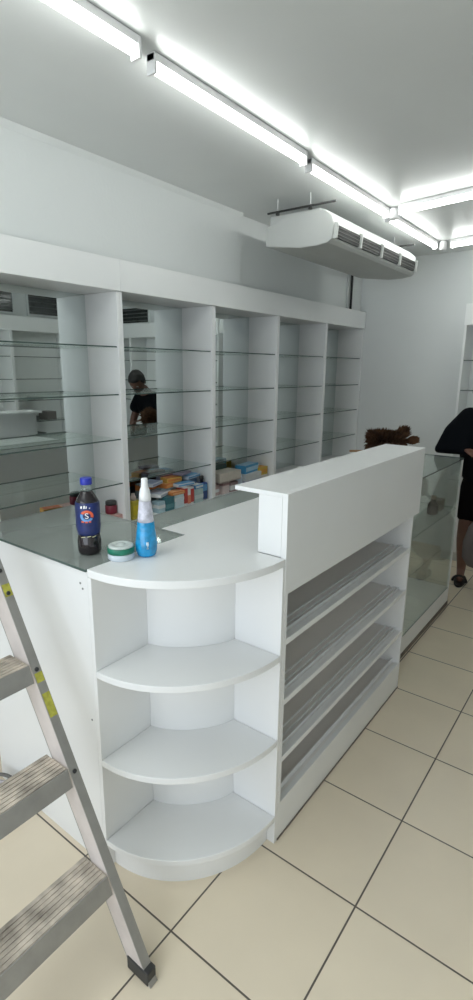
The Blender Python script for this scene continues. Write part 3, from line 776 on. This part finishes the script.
# ------------------------------------------------------------------ the man
def skin_mesh(nodes, edges, sub=2):
    """nodes: name -> (pos, radius or (rx,ry)); returns evaluated mesh"""
    keys = list(nodes); me = bpy.data.meshes.new('sk')
    me.from_pydata([nodes[k][0] for k in keys], [(keys.index(a), keys.index(b)) for a, b in edges], [])
    ob = bpy.data.objects.new('sk', me); COL.objects.link(ob)
    md = ob.modifiers.new('skin', 'SKIN'); md.use_smooth_shade = True
    for i, k in enumerate(keys):
        r = nodes[k][1]; r = r if isinstance(r, tuple) else (r, r)
        me.skin_vertices[0].data[i].radius = r
        me.skin_vertices[0].data[i].use_root = (i == 0)
    s = ob.modifiers.new('sub', 'SUBSURF'); s.levels = sub; s.render_levels = sub
    dg = bpy.context.evaluated_depsgraph_get(); dg.update()
    m2 = bpy.data.meshes.new_from_object(ob.evaluated_get(dg))
    bpy.data.objects.remove(ob); bpy.data.meshes.remove(me)
    return m2
def join(meshes):
    bm = bmesh.new()
    for m in meshes: bm.from_mesh(m)
    for m in meshes: bpy.data.meshes.remove(m)
    return bm
man = thing('person', 'person in loose black top and shorts leaning over the far end of the glass showcase', 'person', (-.70, 4.10, 0))
pel = (-.80, 4.12, .90)
N = {'pel': (pel, (.135, .11)), 'wai': ((-.81, 4.05, 1.04), (.12, .095)), 'che': ((-.815, 3.96, 1.17), (.135, .10)), 'upc': ((-.81, 3.90, 1.275), (.11, .085)), 'nec': ((-.81, 3.85, 1.37), .052), 'hea': ((-.80, 3.80, 1.43), .055),
     'rs': ((-.92, 3.88, 1.275), .058), 're': ((-1.025, 3.79, 1.13), .036), 'rf': ((-.955, 3.785, 1.11), .032), 'rw': ((-.895, 3.765, 1.098), .026),
     'ls': ((-.66, 3.94, 1.315), .060), 'le': ((-.565, 3.90, 1.08), .041), 'lf': ((-.57, 3.86, .96), .035), 'lw': ((-.585, 3.82, .86), .026),
     'rh': ((-.875, 4.12, .84), .088), 'rk': ((-.905, 4.07, .50), .058), 'rc': ((-.925, 4.15, .34), .056), 'ra': ((-.930, 4.21, .085), .036), 'rt': ((-.905, 4.08, .030), (.040, .024)),
     'lh': ((-.68, 4.15, .84), .088), 'lk': ((-.59, 4.10, .50), .056), 'lc': ((-.575, 4.15, .34), .052), 'la': ((-.565, 4.16, .085), .034), 'lt': ((-.57, 4.03, .030), (.040, .024))}
E_ = [('pel', 'wai'), ('wai', 'che'), ('che', 'upc'), ('upc', 'nec'), ('nec', 'hea'), ('upc', 'rs'), ('rs', 're'), ('re', 'rf'), ('rf', 'rw'), ('upc', 'ls'), ('ls', 'le'), ('le', 'lf'), ('lf', 'lw'),
      ('pel', 'rh'), ('rh', 'rk'), ('rk', 'rc'), ('rc', 'ra'), ('ra', 'rt'), ('pel', 'lh'), ('lh', 'lk'), ('lk', 'lc'), ('lc', 'la'), ('la', 'lt')]
parts = [skin_mesh(N, E_)]
# head
hc = Vector((-.792, 3.755, 1.472))
fwd = Vector((-.30, -.62, -.72)).normalized(); rgt = Vector((-.90, .436, 0)).normalized(); hup = rgt.cross(fwd).normalized()
if hup.z < 0: hup = -hup
bmh = bmesh.new(); bmesh.ops.create_uvsphere(bmh, u_segments=32, v_segments=24, radius=1)
for v in bmh.verts:
    q = v.co.copy()
    w = 1 - .22 * max(0, -q.z) ** 1.4          # chin narrows
    x = q.x * .074 * w; y = q.y * .094 * (1 - .10 * max(0, -q.z)); z = q.z * .115
    if q.y > .6: y -= .006 * (q.y - .6)
    v.co = hc + rgt * x + fwd * y + hup * z
mh = bpy.data.meshes.new('h'); bmh.to_mesh(mh); bmh.free(); parts.append(mh)
def ball(c, r, sc=(1, 1, 1)):
    b = bmesh.new(); bmesh.ops.create_uvsphere(b, u_segments=14, v_segments=10, radius=r)
    for v in b.verts: v.co = Vector(c) + rgt * v.co.x * sc[0] + fwd * v.co.y * sc[1] + hup * v.co.z * sc[2]
    m = bpy.data.meshes.new('b'); b.to_mesh(m); b.free(); return m
parts.append(ball(hc + fwd * .094 + hup * -.012, .016, (.8, 1.1, 1.5)))            # nose
parts.append(ball(hc + fwd * .088 + hup * -.050, .016, (1.5, .6, .5)))             # lips
parts.append(ball(hc + fwd * .070 + hup * -.095, .028, (1.1, .8, .8)))             # chin
for s in (-1, 1): parts.append(ball(hc + rgt * s * .074 + hup * -.005 + fwd * -.005, .020, (.4, .8, 1.5)))   # ears
# hands
def hand(w, fdir, pdir, curl):
    """w wrist; fdir finger direction; pdir palm-side (down) direction"""
    w = Vector(w); f = Vector(fdir).normalized(); p = Vector(pdir).normalized(); s = f.cross(p).normalized()
    H = {'w': (tuple(w), (.026, .018)), 'p': (tuple(w + f * .045), (.038, .014)), 'k': (tuple(w + f * .080), (.038, .012))}
    out = [skin_mesh(H, [('w', 'p'), ('p', 'k')])]
    for i, (o, L) in enumerate(((-.030, .058), (-.010, .070), (.011, .074), (.031, .066))):
        b = w + f * .075 + s * o
        j1 = b + (f + p * curl * .5).normalized() * L * .5; j2 = j1 + (f + p * curl).normalized() * L * .3; j3 = j2 + (f + p * curl * 1.5).normalized() * L * .25
        F = {'a': (tuple(b - f * .015), .009), 'b': (tuple(j1), .0085), 'c': (tuple(j2), .008), 'd': (tuple(j3), .0065)}
        out.append(skin_mesh(F, [('a', 'b'), ('b', 'c'), ('c', 'd')], 1))
    b = w + f * .03 + s * .025
    T = {'a': (tuple(b), .011), 'b': (tuple(b + (f * .5 + s).normalized() * .035), .010), 'c': (tuple(b + (f * .5 + s).normalized() * .035 + (f + s * .3).normalized() * .030), .008)}
    out.append(skin_mesh(T, [('a', 'b'), ('b', 'c')], 1))
    return out
parts += hand((-.895, 3.765, 1.098), (.75, -.65, -.25), (0, 0, -1), .12)
parts += hand((-.585, 3.818, .855), (0, -.25, -.95), (-.3, .9, -.3), .9)
# toes end
bmb = join(parts)
body_o = obj('body', bmb, 'skin', man)
rm = body_o.modifiers.new('remesh', 'REMESH'); rm.mode = 'VOXEL'; rm.voxel_size = .0065; rm.use_smooth_shade = True
sm_ = body_o.modifiers.new('smooth', 'SMOOTH'); sm_.factor = .5; sm_.iterations = 2
for s in (-1, 1):
    m = ball(hc + fwd * .083 + rgt * s * .030 + hup * .012, .0125, (1, .6, .7)); b = bmesh.new(); b.from_mesh(m); bpy.data.meshes.remove(m); e = obj('eye', b, 'eye', man)
    m = ball(hc + fwd * .0895 + rgt * s * .030 + hup * .012, .0055, (1, .5, 1)); b = bmesh.new(); b.from_mesh(m); bpy.data.meshes.remove(m); obj('iris', b, 'dark', e)
# hair cap
bmh = bmesh.new(); bmesh.ops.create_uvsphere(bmh, u_segments=40, v_segments=30, radius=1)
dele = []
rnd = random.Random(9)
for v in bmh.verts:
    q = v.co.copy()
    if q.z < -.35 or (q.y > .45 and q.z < .50) or (q.z < .0 and q.y > .0): dele.append(v); continue
    k = 1 + rnd.uniform(-.015, .03)
    v.co = hc + rgt * q.x * .082 * k + fwd * (q.y * .102 * k - .004) + hup * (q.z * .124 * k)
bmesh.ops.delete(bmh, geom=dele, context='VERTS')
o = obj('hair', bmh, 'hair', man)
sd = o.modifiers.new('solid', 'SOLIDIFY'); sd.thickness = .008
for f in o.data.polygons: f.use_smooth = True
# t-shirt
T = {'hem': ((-.825, 4.11, .80), (.185, .14)), 'hm2': ((-.825, 4.09, .92), (.185, .14)), 'wai': ((-.83, 4.05, 1.03), (.185, .14)), 'che': ((-.825, 3.96, 1.17), (.18, .14)), 'upc': ((-.81, 3.90, 1.275), (.14, .11)), 'nec': ((-.81, 3.87, 1.340), .072),
     'rs': ((-.920, 3.88, 1.275), .085), 'r1': ((-.985, 3.82, 1.19), .085), 'r2': ((-1.04, 3.77, 1.125), .06),
     'ls': ((-.66, 3.94, 1.315), .085), 'l1': ((-.60, 3.92, 1.21), .082), 'l2': ((-.57, 3.905, 1.13), .076)}
mt = skin_mesh(T, [('hem', 'hm2'), ('hm2', 'wai'), ('wai', 'che'), ('che', 'upc'), ('upc', 'nec'), ('upc', 'rs'), ('rs', 'r1'), ('r1', 'r2'), ('upc', 'ls'), ('ls', 'l1'), ('l1', 'l2')])
b = bmesh.new()
for (c, r) in (((-.915, 3.88, 1.285), .085), ((-1.055, 3.745, 1.085), .036), ((-.90, 3.77, 1.09), .05), ((-.86, 3.86, 1.10), .06), ((-.86, 3.88, 1.28), .07), ((-1.00, 3.80, 1.20), .055)):
    bmesh.ops.create_icosphere(b, subdivisions=2, radius=r, matrix=Matrix.Translation(c))
hr = bmesh.ops.convex_hull(b, input=b.verts)       # loose sleeve hanging from the shoulder
bmesh.ops.delete(b, geom=[g for g in hr['geom_interior'] if isinstance(g, bmesh.types.BMVert)], context='VERTS')
b.from_mesh(mt); bpy.data.meshes.remove(mt)
for v in b.verts:
    n_ = .006 * math.sin(22 * v.co.x + 9 * v.co.z) * math.cos(17 * v.co.y + 12 * v.co.z)
    v.co += Vector((n_, n_, 0))
    if v.co.x < -.86 and v.co.y < 3.87: v.co.z = max(v.co.z, 1.054)
ts = obj('loose_top', b, 'black', man)
rm2 = ts.modifiers.new('remesh', 'REMESH'); rm2.mode = 'VOXEL'; rm2.voxel_size = .011; rm2.use_smooth_shade = True
sm2 = ts.modifiers.new('smooth', 'SMOOTH'); sm2.factor = .5; sm2.iterations = 3
S_ = {'w': ((-.815, 4.12, .95), (.175, .13)), 'c': ((-.81, 4.12, .84), (.170, .125)), 'rh': ((-.885, 4.11, .78), .112), 'rk': ((-.910, 4.09, .49), .096), 'lh': ((-.70, 4.14, .78), .105), 'lk': ((-.588, 4.105, .47), .088)}
mt = skin_mesh(S_, [('w', 'c'), ('c', 'rh'), ('rh', 'rk'), ('c', 'lh'), ('lh', 'lk')])
b = bmesh.new(); b.from_mesh(mt); bpy.data.meshes.remove(mt)
obj('shorts', b, 'shorts', man)
for (x, y, r) in ((-.914, 4.135, .16), (-.568, 4.085, 0.0)):
    bm = bmesh.new(); n = 24
    R_ = Matrix.Rotation(r, 3, 'Z')
    pts = []
    for i in range(n):
        a = 2 * PI * i / n; q = R_ @ Vector((.048 * math.cos(a) * (1 - .15 * (math.sin(a) > 0)), -.135 * math.sin(a), 0)); pts.append((x + q.x, y + q.y))
    prism(bm, pts, .0005, .018, 'z')
    s_ = obj('sandal', bm, 'sandal', man, .003)
    bm = bmesh.new()
    arcp = []
    for i in range(13):
        a = PI * i / 12; q = R_ @ Vector((.050 * math.cos(a), -.045, 0)); arcp.append((x + q.x, y + q.y, .018 + .048 * math.sin(a)))
    tube(bm, arcp, .010, 8); obj('strap', bm, 'sandal', s_)

# ------------------------------------------------------------------ light
w = bpy.data.worlds.new('sky'); SC.world = w; w.use_nodes = True
bg_ = w.node_tree.nodes['Background']; bg_.inputs[0].default_value = (.78, .88, 1., 1); bg_.inputs[1].default_value = .7
ld = bpy.data.lights.new('shopfront_daylight', 'AREA'); ld.shape = 'RECTANGLE'; ld.size = 3.0; ld.size_y = 2.1; ld.energy = 48; ld.color = (.86, .93, 1.)
lo = bpy.data.objects.new('shopfront_daylight', ld); COL.objects.link(lo); lo.location = (-.85, -1.75, 1.35); lo.rotation_euler = (PI / 2, 0, 0)

l2 = bpy.data.lights.new('front_fill_light', 'AREA'); l2.shape = 'RECTANGLE'; l2.size = 1.2; l2.size_y = 1.2; l2.energy = 11; l2.color = (.93, 1., .98)  # unseen fill lamp added overhead to brighten the counter tops
lo2 = bpy.data.objects.new('front_fill_light', l2); COL.objects.link(lo2); lo2.location = (-1.5, -.1, 2.55)
# ------------------------------------------------------------------ camera
cd = bpy.data.cameras.new('camera'); cam = bpy.data.objects.new('camera', cd); COL.objects.link(cam)
r_ = Vector((.7970226, .6038642, .0101469)); u_ = Vector((-.1531656, .18585013, .97056686)); f_ = Vector((-.5842048, .7751179, -.2406180))
Rm = Matrix((r_, u_, -f_)).transposed()
cam.matrix_world = Matrix.Translation((0, 0, 1.61)) @ Rm.to_4x4()
cd.sensor_fit = 'HORIZONTAL'; cd.sensor_width = 36; cd.lens = 525.017 / 473 * 36
cd.shift_y = -1.5 / 473; cd.clip_start = .02
SC.camera = cam
for o in bpy.data.objects:
    if '_local' in o: del o['_local']
SC.view_settings.view_transform = 'Standard'
SC.view_settings.look = 'None'
SC.view_settings.exposure = 0
SC.cycles.max_bounces = 12; SC.cycles.transparent_max_bounces = 24; SC.cycles.glossy_bounces = 6; SC.cycles.diffuse_bounces = 5
SC.cycles.caustics_reflective = False; SC.cycles.caustics_refractive = False
SC.cycles.use_denoising = True
